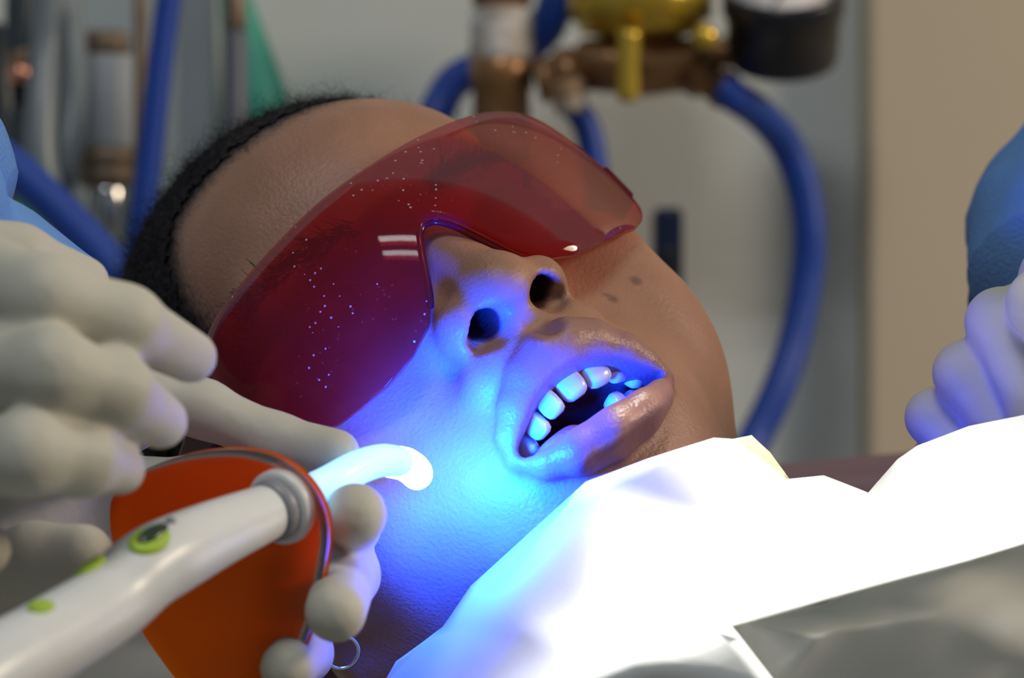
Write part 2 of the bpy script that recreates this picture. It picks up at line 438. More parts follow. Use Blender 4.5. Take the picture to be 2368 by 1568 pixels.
def build_head():
    f = Field((-8.6, -11, -18), (8.6, 11.8, 12.3), 0.115)
    f.ell((0, -1.2, 3.1), (7.0, 9.3, 7.1))
    f.ell((0, 2.4, -3.0), (6.5, 6.2, 7.4), 1.6)
    f.cone((0, -2.5, -5), (0, -5.5, -19), 5.2, 5.6, 1.6)
    f.ell((0, 6.0, -10.0), (2.7, 2.7, 2.3), 1.6)
    for s in (1, -1):
        f.cone((s * 5.2, 0.4, -6.0), (s * 2.0, 5.8, -10.0), 1.9, 1.6, 1.6)
        f.ell((s * 4.55, 4.6, -3.9), (2.4, 2.9, 3.8), 1.6)
        f.ell((s * 4.4, 5.5, -1.7), (2.0, 2.1, 1.6), 1.0)
    f.ell((0, 6.0, -6.9), (4.4, 3.5, 3.65), 1.3)
    f.ell((0, 5.6, 3.8), (4.6, 2.3, 3.0), 1.6)
    for s in (1, -1):
        f.cone((s * .6, 7.75, 1.6), (s * 4.1, 6.6, 1.9), 0.95, 0.8, 0.8)
        f.ell((s * 3.25, 9.5, -.1), (1.8, 1.75, 1.25), 0.9, cut=True)
        f.ell((s * 3.15, 6.95, -.05), (1.35, 1.25, 1.15), 0.25)
    # nose
    f.cone((0, 8.1, 1.3), (0, 9.75, -2.8), 0.62, 0.95, 0.7)
    for s in (1, -1): f.ell((s * 1.25, 8.35, -2.5), (1.05, .95, 1.25), 0.7)
    f.ell((0, 10.02, -3.25), (1.10, 1.02, 0.92), 0.5)
    for s in (1, -1):
        f.ell((s * 1.28, 9.4, -3.4), (.80, .98, .82), 0.35)
    f.cone((0, 9.95, -3.7), (0, 9.6, -4.4), .34, .40, 0.3)
    f.ell((0, 8.9, -4.95), (2.3, 1.25, 1.1), 0.7)
    for s in (1, -1):
        f.cone((s * 1.02, 10.1, -4.25), (s * .95, 9.6, -3.3), .46, .44, 0.16, cut=True)
        f.cone((s * .95, 9.6, -3.3), (s * .55, 8.9, -2.2), .44, .30, 0.16, cut=True)
        f.cone((s * 1.34, 9.72, -4.1), (s * .78, 10.22, -4.05), .33, .33, 0.2, cut=True)
    # folds beside nose and mouth
    # lips
    for L, kk in ((UL, .32), (LL, .32)):
        f.chain(L, kk)
    f.cone((0, 10.35, -4.75), (0, 10.72, -5.35), .20, .24, 0.35, cut=True)
    f.cone((1.2, 9.9, -9.35), (0, 10.0, -9.55), .25, .4, 0.6, cut=True)
    f.cone((-1.2, 9.9, -9.3), (0, 10.0, -9.55), .25, .4, 0.6, cut=True)
    f.op(cavity, (-2.6, 4.6, -8.3), (2.6, 11, -6.2), 0.18, cut=True)
    # ears
    for s in (1, -1):
        f.cone((s * 7.0, -1.6, 1.9), (s * 7.9, -3.2, 2.3), .45, .38, 0.3)
        f.cone((s * 7.9, -3.2, 2.3), (s * 7.8, -3.4, 0), .38, .40, 0.3)
        f.cone((s * 7.8, -3.4, 0), (s * 7.1, -1.6, -3.0), .40, .50, 0.3)
        f.cone((s * 7.1, -1.6, -3.0), (s * 6.9, -1.0, -0.5), .5, .4, 0.4)
    v, F = f.mesh(3)
    return v, F

hv, hF = build_head()
hme = np_mesh('head', hv, hF)
def chain_dist(p, L):
    x, y, z = p[:, 0], p[:, 1], p[:, 2]
    d = np.full(len(p), 9.0)
    for a, b in zip(L[:-1], L[1:]):
        d = np.minimum(d, cone_fn(np.array(a[:3]), np.array(b[:3]), a[3], b[3])(x, y, z))
    return d
ld = np.minimum(chain_dist(hv, UL), chain_dist(hv, LL))
put_attr(hme, 'lip', 1 - sstep(0.02, 0.16, ld))
cv = cavity(hv[:, 0], hv[:, 1], hv[:, 2])
put_attr(hme, 'mucosa', (1 - sstep(0.05, 0.3, cv)) * (1 - sstep(9.0, 9.6, hv[:, 1])))
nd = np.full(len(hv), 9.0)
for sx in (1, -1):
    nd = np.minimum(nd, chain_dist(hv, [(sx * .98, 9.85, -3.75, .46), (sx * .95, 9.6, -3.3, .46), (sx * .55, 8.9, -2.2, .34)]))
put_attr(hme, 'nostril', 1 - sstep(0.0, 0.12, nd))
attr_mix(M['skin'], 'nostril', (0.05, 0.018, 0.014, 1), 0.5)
def on_head(px, py):
    """first head vertex under a photo pixel, used to place marks on the skin"""
    wv = (RW @ (hv * 0.01).T).T + OW
    d = wv[:, 1] + DIST
    u = IW / 2 + FPX * wv[:, 0] / d; w_ = IH / 2 - FPX * (wv[:, 2] - CAMZ) / d
    r = (u - px) ** 2 + (w_ - py) ** 2
    i = np.where(r < 15 ** 2)[0]
    return i[np.argmin(wv[i, 1])] if len(i) else int(np.argmin(r))
sp = np.zeros(len(hv))
for (px, py, r) in ((1425, 680, .17), (1482, 640, .20), (1405, 672, .10)):
    c = hv[on_head(px, py)]
    dd = np.linalg.norm(hv - c, axis=1)
    sp = np.maximum(sp, (1 - sstep(r * .4, r * 1.3, dd)) * 0.7)
put_attr(hme, 'mole', sp)
attr_mix(M['skin'], 'mole', (0.09, 0.055, 0.06, 1))
attr_mix(M['skin'], 'lip', (0.27, 0.135, 0.125, 1), 0.36)
attr_mix(M['skin'], 'mucosa', (0.22, 0.07, 0.07, 1), 0.3)
head = hlink('head', hme, M['skin'])

# hair: a close cap of curls over the scalp
nrm = np.empty(len(hv) * 3, np.float32); hme.vertices.foreach_get('normal', nrm); nrm = nrm.reshape(-1, 3)
def hair_mask(p):
    x, y, z = p[:, 0], p[:, 1], p[:, 2]
    ax = np.abs(x)
    line = 6.75 - 0.012 * ax ** 2.0                       # front hairline height
    front = (z - line) + np.maximum(0, (5.6 - y)) * 0.0
    side = np.where(ax > 3.6, (5.25 - 0.0 * z) - y, -9)    # temples
    side = np.where(z > -2.2, side, -9)
    return np.maximum(front, np.minimum(side, z + 2.0 + 0.4 * (3 - y)))
hm = hair_mask(hv)
put_attr(hme, 'stubble', sstep(-0.75, 0.45, hm + 0.12 * rng.normal(size=len(hm))) * (hv[:, 2] > -1.5))
attr_mix(M['skin'], 'stubble', (0.03, 0.024, 0.026, 1), 0.6)
keep = (hm > 0.25 + 0.25 * np.sin(hv[:, 0] * 9) * np.sin(hv[:, 1] * 7 + hv[:, 2] * 8)) & (np.abs(hv[:, 0]) < 7.7) & (hv[:, 2] > -4.5) & ~((hv[:, 1] > -4) & (hv[:, 2] < 2.6) & (np.abs(hv[:, 0]) > 6.3) & (hv[:, 1] < 1.2))
thick = sstep(-0.3, 1.4, hm)
mapi = np.full(len(hv), -1); mapi[keep] = np.arange(keep.sum())
cf = hF[keep[hF].all(1)]
capv = hv[keep] + nrm[keep] * (0.02 + 0.16 * thick[keep])[:, None] * (1 + 0.35 * rng.normal(size=keep.sum()))[:, None]
def strands(pts, nors, length, curl, rad, seg=9, flat=0.0):
    V, Fq = [], []
    n = len(pts); base = 0
    ph = rng.uniform(0, 6.28, n); tw = rng.uniform(1.2, 2.6, n) * rng.choice([-1, 1], n)
    t1 = np.cross(nors, rng.normal(size=(n, 3))); t1 /= np.linalg.norm(t1, axis=1)[:, None] + 1e-9
    t2 = np.cross(nors, t1)
    lean = rng.normal(0, 0.45, (n, 2))
    ring = []
    for s in range(seg):
        t = s / (seg - 1)
        an = ph + tw * t * 6.28
        c = curl * (0.25 + t)
        p = pts + nors * (length * t)[:, None] + t1 * (lean[:, 0] * length * t + c * np.cos(an))[:, None] + t2 * (lean[:, 1] * length * t + c * np.sin(an))[:, None]
        ring.append(p)
    allv = []
    for s in range(seg):
        r = rad * (1 - 0.6 * s / (seg - 1))
        for q in range(3):
            a = 2.094 * q
            off = t1 * math.cos(a) + (nors * 0.6 + t2 * 0.8) * math.sin(a)
            allv.append(ring[s] + off * r)
    V = np.stack(allv, 1).reshape(-1, 3)                  # n, seg*3
    b = np.arange(n)[:, None] * (seg * 3)
    fs = []
    for s in range(seg - 1):
        for q in range(3):
            q2 = (q + 1) % 3
            fs.append(np.stack([s * 3 + q + b[:, 0], s * 3 + q2 + b[:, 0], (s + 1) * 3 + q2 + b[:, 0], (s + 1) * 3 + q + b[:, 0]], 1))
    return V, np.concatenate(fs)
camdir = RH.T @ np.array([0, 0, 1.0])
vis = (keep | ((hm > -0.5) & (rng.random(len(hm)) < sstep(-.5, .3, hm)) & (hv[:, 1] > -2) & (hv[:, 2] > 0))) & (nrm @ camdir > -0.45)
cand = np.where(vis)[0]
pick = rng.choice(cand, 16000, replace=True)
pp = hv[pick] + rng.normal(0, 0.05, (len(pick), 3)); 
lenv = (0.10 + 0.40 * thick[pick]) * rng.uniform(0.6, 1.3, len(pick)) * np.where(rng.random(len(pick)) < .2, 1.7, 1)
sV, sF = strands(pp, nrm[pick].astype(float), lenv, 0.05 + 0.07 * thick[pick], 0.0065)
allV = np.concatenate([capv, sV]); allF = np.concatenate([mapi[cf], sF + len(capv)])
hair = hlink('hair', np_mesh('hair', allV, allF), M['hair'])

# eyebrows
for s in (1, -1):
    x = rng.uniform(1.2, 5.0, 260) * s
    i = []
    fr = np.where((hv[:, 1] > 5.0) & (np.abs(hv[:, 2] - 1.7) < 1.2))[0]
    for xv in x:
        zt = 1.55 + 0.45 * math.sin((abs(xv) - 1.2) / 3.8 * 2.6) + rng.normal(0, .16)
        i.append(fr[np.argmin((hv[fr, 0] - xv) ** 2 + (hv[fr, 2] - zt) ** 2)])
    i = np.array(i)
    no = nrm[i].astype(float) * 0.35 + np.array([s * 0.9, 0, 0.15]); no /= np.linalg.norm(no, axis=1)[:, None]
    bV, bF = strands(hv[i], no, rng.uniform(.35, .6, len(i)), np.full(len(i), .02), 0.022, seg=4)
    hlink('eyebrow', np_mesh('eyebrow', bV, bF), M['brow'])

# teeth
def tooth_mesh(wd, dp, ht):
    bm = bmesh.new(); bmesh.ops.create_cube(bm, size=1)
    bmesh.ops.subdivide_edges(bm, edges=bm.edges[:], cuts=3, use_grid_fill=True)
    for v in bm.verts:
        c = v.co * 2
        n = (abs(c.x) ** 4 + abs(c.y) ** 4 + abs(c.z) ** 4) ** .25
        c = c / max(n, 1e-6) * max(abs(c.x), abs(c.y), abs(c.z))
        tp = 1 - 0.16 * max(0, c.z)
        v.co = Vector((c.x * wd / 2 * tp, c.y * dp / 2 * (1 - 0.2 * max(0, -c.z)), c.z * ht / 2)) * 0.01
    me = bpy.data.meshes.new('tooth'); bm.to_mesh(me); bm.free(); return me
def add_tooth(x, y, z, wd, ht, dp=.6, yaw=0, tilt=0):
    o = hlink('tooth', tooth_mesh(wd, dp, ht), M['tooth'])
    o.location = (x * .01, y * .01, z * .01); o.rotation_euler = (tilt, 0, yaw); return o
for (x, y, z, wd, ht) in ((.10, 9.52, -6.46, .78, 1.0), (-.72, 9.48, -6.50, .78, 1.0), (.86, 9.38, -6.60, .64, .86), (-1.42, 9.12, -6.6, .62, .84),
                          (1.42, 9.05, -6.78, .60, .86), (-1.92, 8.72, -6.82, .60, .86), (1.82, 8.50, -6.95, .58, .74), (-2.22, 8.15, -6.95, .6, .7), (2.05, 7.9, -7.0, .62, .6)):
    add_tooth(x, y, z, wd, ht, yaw=-(x + .3) * 0.42)
for (x, y, z, wd, ht) in ((-1.05, 8.55, -7.35, .55, .72), (-1.55, 8.35, -7.45, .55, .70), (-1.95, 8.0, -7.5, .58, .65)):
    add_tooth(x, y, z, wd, ht, yaw=-x * .4)

tf = Field((-3, 4.3, -10), (3, 10, -6.5), 0.1)
tf.cone((0.1, 5.2, -8.3), (.45, 8.1, -8.05), 1.35, 1.0, .4)
tf.ell((1.15, 8.45, -7.82), (1.15, .95, .62), .5)
tf.ell((-.5, 8.1, -8.25), (1.15, .95, .55), .5)
tf.cone((0.1, 9.4, -7.45), (.25, 5.5, -7.15), .10, .10, .5, cut=True)
tv, tF = tf.mesh(3)
hlink('tongue', np_mesh('tongue', tv, tF), M['tongue'])

# hoop earring
em = bpy.data.meshes.new('hoop_earring'); bm = bmesh.new()
R1, R2 = pxr(38, -.06), pxr(5, -.06)
for i in range(40):
    a = 2 * math.pi * i / 40
    for j in range(8):
        b = 2 * math.pi * j / 8
        bm.verts.new(((R1 + R2 * math.cos(b)) * math.cos(a), R2 * math.sin(b), (R1 + R2 * math.cos(b)) * math.sin(a)))
bm.verts.ensure_lookup_table()
for i in range(40):
    for j in range(8):
        bm.faces.new([bm.verts[i * 8 + j], bm.verts[i * 8 + (j + 1) % 8], bm.verts[((i + 1) % 40) * 8 + (j + 1) % 8], bm.verts[((i + 1) % 40) * 8 + j]])
bm.to_mesh(em); bm.free()
eo = link('hoop_earring', em, M['gold']); eo.location = W(792, 1508, -.085); eo.rotation_euler = (0.25, 0.3, 0.35)
tag(eo, 'small hoop earring below the gloved fingertips, glinting blue', 'earring')

# shirt: shoulders and chest under the bib
sf = Field((-16, -22, 70), (46, 12, 108), 0.5)
base = np.array(LW((0, -5, -14))) * 100
sf.cone(base, base + np.array([20, -4, -12]), 7, 9, 2)
sf.cone(base + np.array([20, -4, -12]), base + np.array([40, -4, -14]), 9, 10, 3)
sv, sF2 = sf.mesh(2)
link('shirt', np_mesh('shirt', sv, sF2), M['shirt'], None).parent = None
sh = bpy.data.objects['shirt']; sh.parent = patient; sh.matrix_parent_inverse = HEADM.inverted()

# ------------------------------------------------------------------ goggles
LA, LB, LYC = 8.0, 7.6, 2.6
TT = np.radians([-66, -62, -58, -52, -45, -31, -14, 2, 15, 28.5, 40, 47, 51, 55, 58.5])
TZ = np.array([.9, 1.7, 2.25, 2.6, 2.75, 2.7, 2.45, 2.25, 2.16, 1.95, 1.82, 1.75, 1.62, 1.3, .75])
BT = np.radians([-66, -62, -58, -52, -45, -31, -20.5, -13, -8.3, -4.5, -1.9, .4, 2.6, 4.4, 6.1, 8.5, 11.8, 15.4, 22, 29.7, 36.5, 42.3, 47, 50.6, 54.3, 57.3, 58.5])
BZ = np.array([-.3, -.95, -1.5, -2.15, -2.6, -3.02, -3.19, -3.0, -2.46, -1.54, -.83, -.44, -.36, -.48, -.80, -1.43, -2.31, -2.93, -3.33, -3.49, -3.41, -3.28, -3.0, -2.61, -1.83, -.8, .4])
def lens_point(th, z, off=0.0):
    # slight roll-off of the shell towards the top and bottom edges
    k = 1 - 0.0065 * (z + .4) ** 2
    return np.array([(LA + off) * math.sin(th) * (0.4 + .6 * k), LYC + (LB + off) * math.cos(th) * k, z])
def smooth_interp(x, X, Y):
    h = 0.012
    return np.mean([np.interp(x + d * h, X, Y) for d in (-1.0, -.5, 0, .5, 1.0)])
ths = np.linspace(TT[0], TT[-1], 150)
NZ = 14
lv, lf = [], []
def lens_layer(off, e):
    for t in ths:
        zt = smooth_interp(t, TT, TZ) - e; zb = smooth_interp(t, BT, BZ) + e
        for k in range(NZ):
            u = k / (NZ - 1)
            lv.append(lens_point(t, zb + (zt - zb) * u, off) * .01)
lens_layer(0, .05); lens_layer(.07, 0.0); lens_layer(.16, 0.0); lens_layer(.22, .05)
N1 = len(ths) * NZ; n = len(ths)
for i in range(n - 1):
    for k in range(NZ - 1):
        a = i * NZ + k
        lf.append((a, a + 1, a + NZ + 1, a + NZ)); b = a + 3 * N1
        lf.append((b, b + NZ, b + NZ + 1, b + 1))
for L in range(3):
    o1, o2 = L * N1, (L + 1) * N1
    for i in range(n - 1):
        a = i * NZ; lf.append((o1 + a, o1 + a + NZ, o2 + a + NZ, o2 + a))
        a = i * NZ + NZ - 1; lf.append((o1 + a, o2 + a, o2 + a + NZ, o1 + a + NZ))
    for k in range(NZ - 1):
        a = k; lf.append((o1 + a, o2 + a, o2 + a + 1, o1 + a + 1))
        a = (n - 1) * NZ + k; lf.append((o1 + a, o1 + a + 1, o2 + a + 1, o2 + a))
gog = bpy.data.objects.new('safety_goggles', None); COL.objects.link(gog); gog.matrix_world = HEADM; gog.empty_display_size = .02
tag(gog, "red tinted wraparound safety goggles over the patient's eyes", 'goggles')
lens = hlink('lens', mesh_from('lens', lv, lf), M['lens'], gog)
for s, t0 in ((1, 57.5), (-1, -64.5)):
    p0 = lens_point(math.radians(t0), .1, .0)
    pts = [(p0[0], p0[1] + .2, .15), (p0[0] + s * .25, p0[1] - 1.2, .3), (s * 7.75, 2.0, .7), (s * 7.85, -1.5, 1.3), (s * 7.7, -4.0, 1.0), (s * 7.3, -5.5, -.8)]
    q = catmull([np.array(p) for p in pts], 8)
    V, Fc = [], []
    for i, p in enumerate(q):
        hgt = 1.0 - .55 * min(1, i / 14); wd = .16
        for (dx, dz) in ((-wd, -hgt), (wd, -hgt), (wd, hgt), (-wd, hgt)):
            V.append(np.array([p[0] + dx, p[1], p[2] + dz]) * .01)
    for i in range(len(q) - 1):
        for k in range(4):
            a = i * 4 + k; b = i * 4 + (k + 1) % 4
            Fc.append((a, b, b + 4, a + 4))
    Fc += [(3, 2, 1, 0), tuple(len(V) - 4 + k for k in range(4))]
    o = hlink('temple', mesh_from('temple', V, Fc), M['redframe'], gog, smooth=False)
    bv = o.modifiers.new('bevel', 'BEVEL'); bv.width = 0.001; bv.segments = 2
    hg = box_mesh('hinge', Vector((p0[0] + s * .05, p0[1] - .15, .05)) * .01, (.005, .008, .014), .0015)
    hlink('hinge', hg, M['redframe'], gog, smooth=False)
# nose bridge pad strip along the notch
pad = []
for t in np.radians(np.linspace(-9, 13, 24)):
    p = lens_point(t, smooth_interp(t, BT, BZ) + .06, -.1); pad.append((*(p * .01), .0011))
hlink('nose_pad', tube_mesh('nose_pad', pad, 8, 2), M['redframe'], gog)

# ------------------------------------------------------------------ gloved hands and sleeves
def WC(px, py, y): return np.array(W(px, py, y)) * 100
def hand(fingers, masses, h=0.1, k=0.4, km=0.9):
    allp = []
    for c in fingers + masses:
        for q in c: allp.append((WC(*q[:3]), q[3]))
    lo = np.min([p - r for p, r in allp], 0) - 1; hi = np.max([p + r for p, r in allp], 0) + 1
    f = Field(lo, hi, h)
    for c in masses: f.chain([(*WC(*q[:3]), q[3]) for q in c], km)
    for c in fingers: f.chain([(*WC(*q[:3]), q[3]) for q in c], k)
    v, F = f.mesh(3)
    return np_mesh('gloved_hand', v, F)

dentist = thing('person', W(-260, 1500, -.14), 'dentist reaching in from the left with two white gloved hands and blue sleeves', 'person')
# hand holding the curing light: palm behind the handle, fingertips round the orange shield
h1 = hand([[(280, 900, -.125, .80), (470, 945, -.125, .72), (640, 1020, -.128, .68), (775, 1050, -.135, .66)],
           [(430, 1130, -.085, .85), (640, 1170, -.085, .80), (800, 1215, -.125, .84), (822, 1190, -.160, .80)],
           [(400, 1290, -.085, .85), (620, 1330, -.085, .78), (800, 1330, -.135, .82), (776, 1415, -.180, .76)],
           [(360, 1440, -.085, .80), (540, 1480, -.09, .70), (700, 1510, -.125, .74), (664, 1545, -.170, .68)],
           [(-60, 1340, -.15, 1.1), (80, 1300, -.165, .95), (190, 1285, -.17, .80)]],
          [[(60, 1050, -.09, 1.6), (300, 960, -.11, 1.0)], [(100, 1180, -.07, 1.7), (420, 1150, -.08, 1.1)],
           [(60, 1320, -.07, 1.8), (400, 1290, -.08, 1.1)], [(50, 1440, -.08, 1.7), (360, 1440, -.085, 1.0)],
           [(-260, 1480, -.10, 2.4), (60, 1250, -.08, 1.9)], [(-700, 1650, -.16, 2.7), (-260, 1480, -.10, 2.5)],
           [(-260, 1420, -.12, 1.8), (-60, 1340, -.14, 1.4)], [(-200, 1620, -.09, 2.2), (420, 1560, -.085, 1.5)]])
link('gloved_hand', h1, M['glove'], dentist)
# nearer hand steadying the head: three fingers pointing right
h2 = hand([[(-120, 610, -.205, 1.05), (110, 690, -.222, .95), (290, 745, -.215, .82), (440, 825, -.195, .64)],
           [(-120, 850, -.215, 1.0), (120, 860, -.235, .95), (270, 905, -.225, .82), (370, 975, -.205, .66)],
           [(-120, 1070, -.215, .95), (60, 1050, -.24, .90), (190, 1065, -.23, .78), (275, 1085, -.215, .62)],
           [(-200, 1240, -.21, .85), (-110, 1250, -.235, .8), (-40, 1270, -.22, .66)],
           [(-200, 560, -.17, 1.0), (40, 600, -.16, .85), (190, 655, -.15, .7)]],
          [[(-420, 800, -.20, 2.2), (-120, 640, -.20, 1.25)], [(-420, 850, -.20, 2.2), (-120, 850, -.21, 1.2)],
           [(-420, 950, -.20, 2.2), (-120, 1070, -.21, 1.1)], [(-420, 1000, -.2, 2.0), (-200, 1240, -.21, 1.0)], [(-800, 850, -.2, 2.5), (-420, 850, -.20, 2.3)]])
link('gloved_hand', h2, M['glove'], dentist)
def folds(amp, fr, seed):
    def w_(t, a):
        return 1 + amp * noise.noise(Vector((math.cos(a) * fr, math.sin(a) * fr, t * 3 + seed))) + amp * .5 * abs(noise.noise(Vector((math.cos(a) * 2 * fr + t * 4, math.sin(a) * 2 * fr, t * 5 - seed))))
    return w_
def sleeve(pts, parent, amp=.12, seed=1.0):
    me = tube_mesh('sleeve', [(*W(p[0], p[1], p[2]), p[3]) for p in pts], 48, 10, True, folds(amp, 1.3, seed))
    return link('sleeve', me, M['cloth'], parent)
sleeve([(-560, 480, -.14, .045), (-300, 560, -.135, .042), (-80, 655, -.125, .029), (60, 668, -.118, .0205), (215, 668, -.108, .008)], dentist, .05, 2.2)
sleeve([(-420, 330, -.10, .040), (-200, 390, -.10, .034), (-60, 430, -.10, .021), (18, 455, -.10, .008)], dentist, .06, 4.1)

assistant = thing('person', W(2560, 700, -.06), 'assistant reaching in from the right, gloved fist below a blue sleeve', 'person')
h3 = hand([[(2450, 690, -.05, .9), (2312, 745, -.085, .88), (2410, 960, -.10, .84), (2480, 900, -.06, .7)],
           [(2420, 770, -.04, .9), (2232, 862, -.078, .82), (2350, 1030, -.09, .78), (2430, 980, -.05, .7)],
           [(2370, 830, -.03, .85), (2160, 965, -.068, .74), (2270, 1100, -.08, .72), (2360, 1050, -.04, .65)],
           [(2370, 950, -.02, .8), (2170, 1060, -.055, .66), (2260, 1160, -.065, .64), (2340, 1110, -.03, .6)],
           [(2560, 650, -.06, 1.0), (2440, 640, -.085, .90), (2402, 700, -.102, .80), (2425, 770, -.108, .70)]],
          [[(2660, 760, -.03, 2.4), (2460, 700, -.04, 1.2)], [(2660, 780, -.03, 2.4), (2440, 770, -.035, 1.2)], [(2620, 800, -.03, 2.4), (2400, 840, -.03, 1.2)],
           [(2620, 850, -.03, 2.3), (2400, 950, -.02, 1.1)], [(2660, 780, -.03, 2.4), (2860, 560, -.01, 2.5)]])
link('gloved_hand', h3, M['glove'], assistant)
sleeve([(2960, 240, .06, .070), (2700, 430, .05, .054), (2560, 545, .03, .044), (2480, 620, .01, .036), (2420, 690, -.01, .026)], assistant, .16, 5.0)

# ------------------------------------------------------------------ curing light
cl = thing('curing_light', W(160, 1425, -.23), 'white dental curing light with orange shield and glowing blue tip', 'dental tool')
hp = [(-170, 1665, -.275, 1.02), (-40, 1570, -.262, 1.0), (120, 1478, -.242, .97), (250, 1395, -.224, .95), (330, 1325, -.215, .95), (400, 1283, -.207, .93), (520, 1226, -.190, .80), (650, 1172, -.173, .66)]
link('handle', tube_mesh('handle', [(*W(*p[:3]), p[3] * .01) for p in hp], 32, 8), M['white'], cl)
ax0 = W(400, 1283, -.207); ax1 = W(650, 1172, -.173); axd = (ax1 - ax0).normalized()
P0 = ax1 + axd * .004
link('collar', lathe_mesh('collar', ax1 - axd * .006, ax1 + axd * .01, [(0, .0050), (0, .0074), (.003, .0078), (.005, .0074), (.009, .0072), (.012, .0070)], 40), M['collar'], cl)
ring = lathe_mesh('ring', P0 - axd * .006, P0 + axd, [(0, .0074), (0, .0088), (.0008, .0094), (.003, .0096), (.0045, .0090), (.0045, .007)], 40)
link('ring', ring, M['white'], cl)
def on_plane(px, py, P, nrm_):
    o = Vector((0, -DIST, CAMZ)); d = W(px, py, 0) - o
    return o + d * ((P - o).dot(nrm_) / d.dot(nrm_))
sho = [(290, 1210), (296, 1135), (365, 1075), (470, 1037), (580, 1025), (670, 1042), (735, 1085), (778, 1150), (792, 1225), (780, 1310), (762, 1400), (725, 1500), (675, 1590), (600, 1640), (530, 1630), (460, 1575), (400, 1500), (350, 1420), (312, 1310)]
PS = P0 + axd * .003
loop = [on_plane(x, y, PS, axd) for x, y in sho]
loop3 = [Vector(p) for p in catmull([np.array(p) for p in loop + [loop[0]]], 5)[:-1]]
cen = sum(loop3, Vector()) / len(loop3)
sv_, sf_ = [], []; NR = 10; nl = len(loop3)
for side in (0, 1):
    for r in range(NR):
        u = (r + 0.02) / (NR - 1 + .02)
        for p in loop3:
            q = cen + (p - cen) * u
            sv_.append(q - axd * (0.006 * u * u) + axd * (0.0022 * side))
for side in (0, 1):
    o = side * NR * nl
    for r in range(NR - 1):
        for i in range(nl):
            a, b = o + r * nl + i, o + r * nl + (i + 1) % nl
            sf_.append((a, b, b + nl, a + nl) if side else (a, a + nl, b + nl, b))
    sf_.append(tuple(o + i for i in range(nl)))
for i in range(nl):
    a = (NR - 1) * nl + i; b = (NR - 1) * nl + (i + 1) % nl
    sf_.append((a, b, b + NR * nl, a + NR * nl))
link('shield', mesh_from('shield', sv_, sf_), M['orange'], cl)
gp = [(*P0, .0050), (*W(745, 1128, -.156), .0048), (*W(820, 1085, -.146), .0045), (*W(880, 1065, -.138), .0043), (*W(925, 1070, -.130), .0043)]
link('light_guide', tube_mesh('light_guide', gp, 20, 6), M['guide'], cl)
tp = [(*W(893, 1065, -.1355), .00425), (*W(935, 1073, -.128), .0044), (*W(958, 1088, -.123), .0044), (*W(966, 1100, -.119), .0040), (*W(969, 1105, -.1175), .0025)]
link('glowing_tip', tube_mesh('glowing_tip', tp, 20, 6), M['glow'], cl)
pl = bpy.data.lights.new('curing_beam', 'SPOT'); pl.energy = 5.2; pl.color = (0.0004, 0.040, 1.0); pl.shadow_soft_size = .008
pl.spot_size = math.radians(155); pl.spot_blend = 1.0
po = bpy.data.objects.new('curing_beam', pl); COL.objects.link(po); po.location = W(1050, 1088, -.139); aim(po, W(1190, 1075, -.06))
# buttons and display on top of the handle
def on_handle(px, py, back=0.0):
    """point on the visible side of the handle under a pixel"""
    o = Vector((0, -DIST, CAMZ)); d = (W(px, py, 0) - o).normalized()
    q = catmull([(*W(*p[:3]), p[3] * .01) for p in hp], 8)
    best = None
    for i in range(4000):
        t = 0.5 + i * 0.0001
        p = o + d * t
        for c in q:
            if (p - Vector(c[:3])).length < c[3]: 
                best = p; cc = Vector(c[:3]); break
        if best: break
    if best is None:
        best = W(px, py, -.24); cc = W(px, py, -.2)
    return best, (best - cc).normalized()
def pad_mesh(name, px, py, L, Wd, th):
    p, nn = on_handle(px, py)
    u = (axd - nn * axd.dot(nn)).normalized(); v = nn.cross(u)
    V, Fc = [], []
    for k, (s, hgt) in enumerate(((1.0, -.0015), (1.0, th * .5), (.85, th), (.4, th * 1.1))):
        for i in range(24):
            a = 2 * math.pi * i / 24
            V.append(p + u * (math.cos(a) * L * s) + v * (math.sin(a) * Wd * s) + nn * (hgt - 0.30 * (math.sin(a) * Wd * s) ** 2 / .0095))
    for k in range(3):
        for i in range(24):
            a = k * 24 + i; b = k * 24 + (i + 1) % 24; Fc.append((a, b, b + 24, a + 24))
    Fc.append(tuple(3 * 24 + i for i in range(24)))
    return mesh_from(name, V, Fc)
link('button', pad_mesh('button', 208, 1312, .0050, .0030, .0010), M['green'], cl)
link('button', pad_mesh('button', 95, 1404, .0036, .0026, .0010), M['green'], cl)
link('display', pad_mesh('display', 345, 1248, .0058, .0040, .0009), M['green'], cl)
link('display_frame', pad_mesh('display_frame', 352, 1240, .0050, .0022, .0014), M['display'], cl)
link('screw', pad_mesh('screw', 395, 1206, .0012, .0012, .0008), M['collar'], cl)

# ------------------------------------------------------------------ bib
bib = thing('dental_bib', W(1700, 1400, -.13), "white dental bib draped over the patient's chin, lit glaring white", 'bib')
BV = dict(a=(870, 1610, -.085), b=(915, 1530, -.09), b2=(1025, 1450, -.098), c=(1090, 1355, -.103), d=(1355, 1114, -.128), g0=(1500, 1060, -.130), g=(1650, 1013, -.128),
          g2=(1700, 1016, -.122), h=(1820, 1108, -.115), i=(1905, 1099, -.105), j=(2008, 1140, -.11), k=(2075, 1062, -.112), k2=(2120, 1030, -.112), l=(2240, 985, -.112), l2=(2560, 920, -.115),
          m=(2560, 1200, -.158), n=(2175, 1310, -.180), e=(1690, 1446, -.185), q=(1690, 1230, -.135), r=(2050, 1230, -.125), s=(2260, 1130, -.13),
          t=(1380, 1400, -.150), u=(1190, 1420, -.130), f1=(1240, 1640, -.165), f2=(1840, 1640, -.190), o=(1300, 1520, -.158), p=(1500, 1530, -.184))
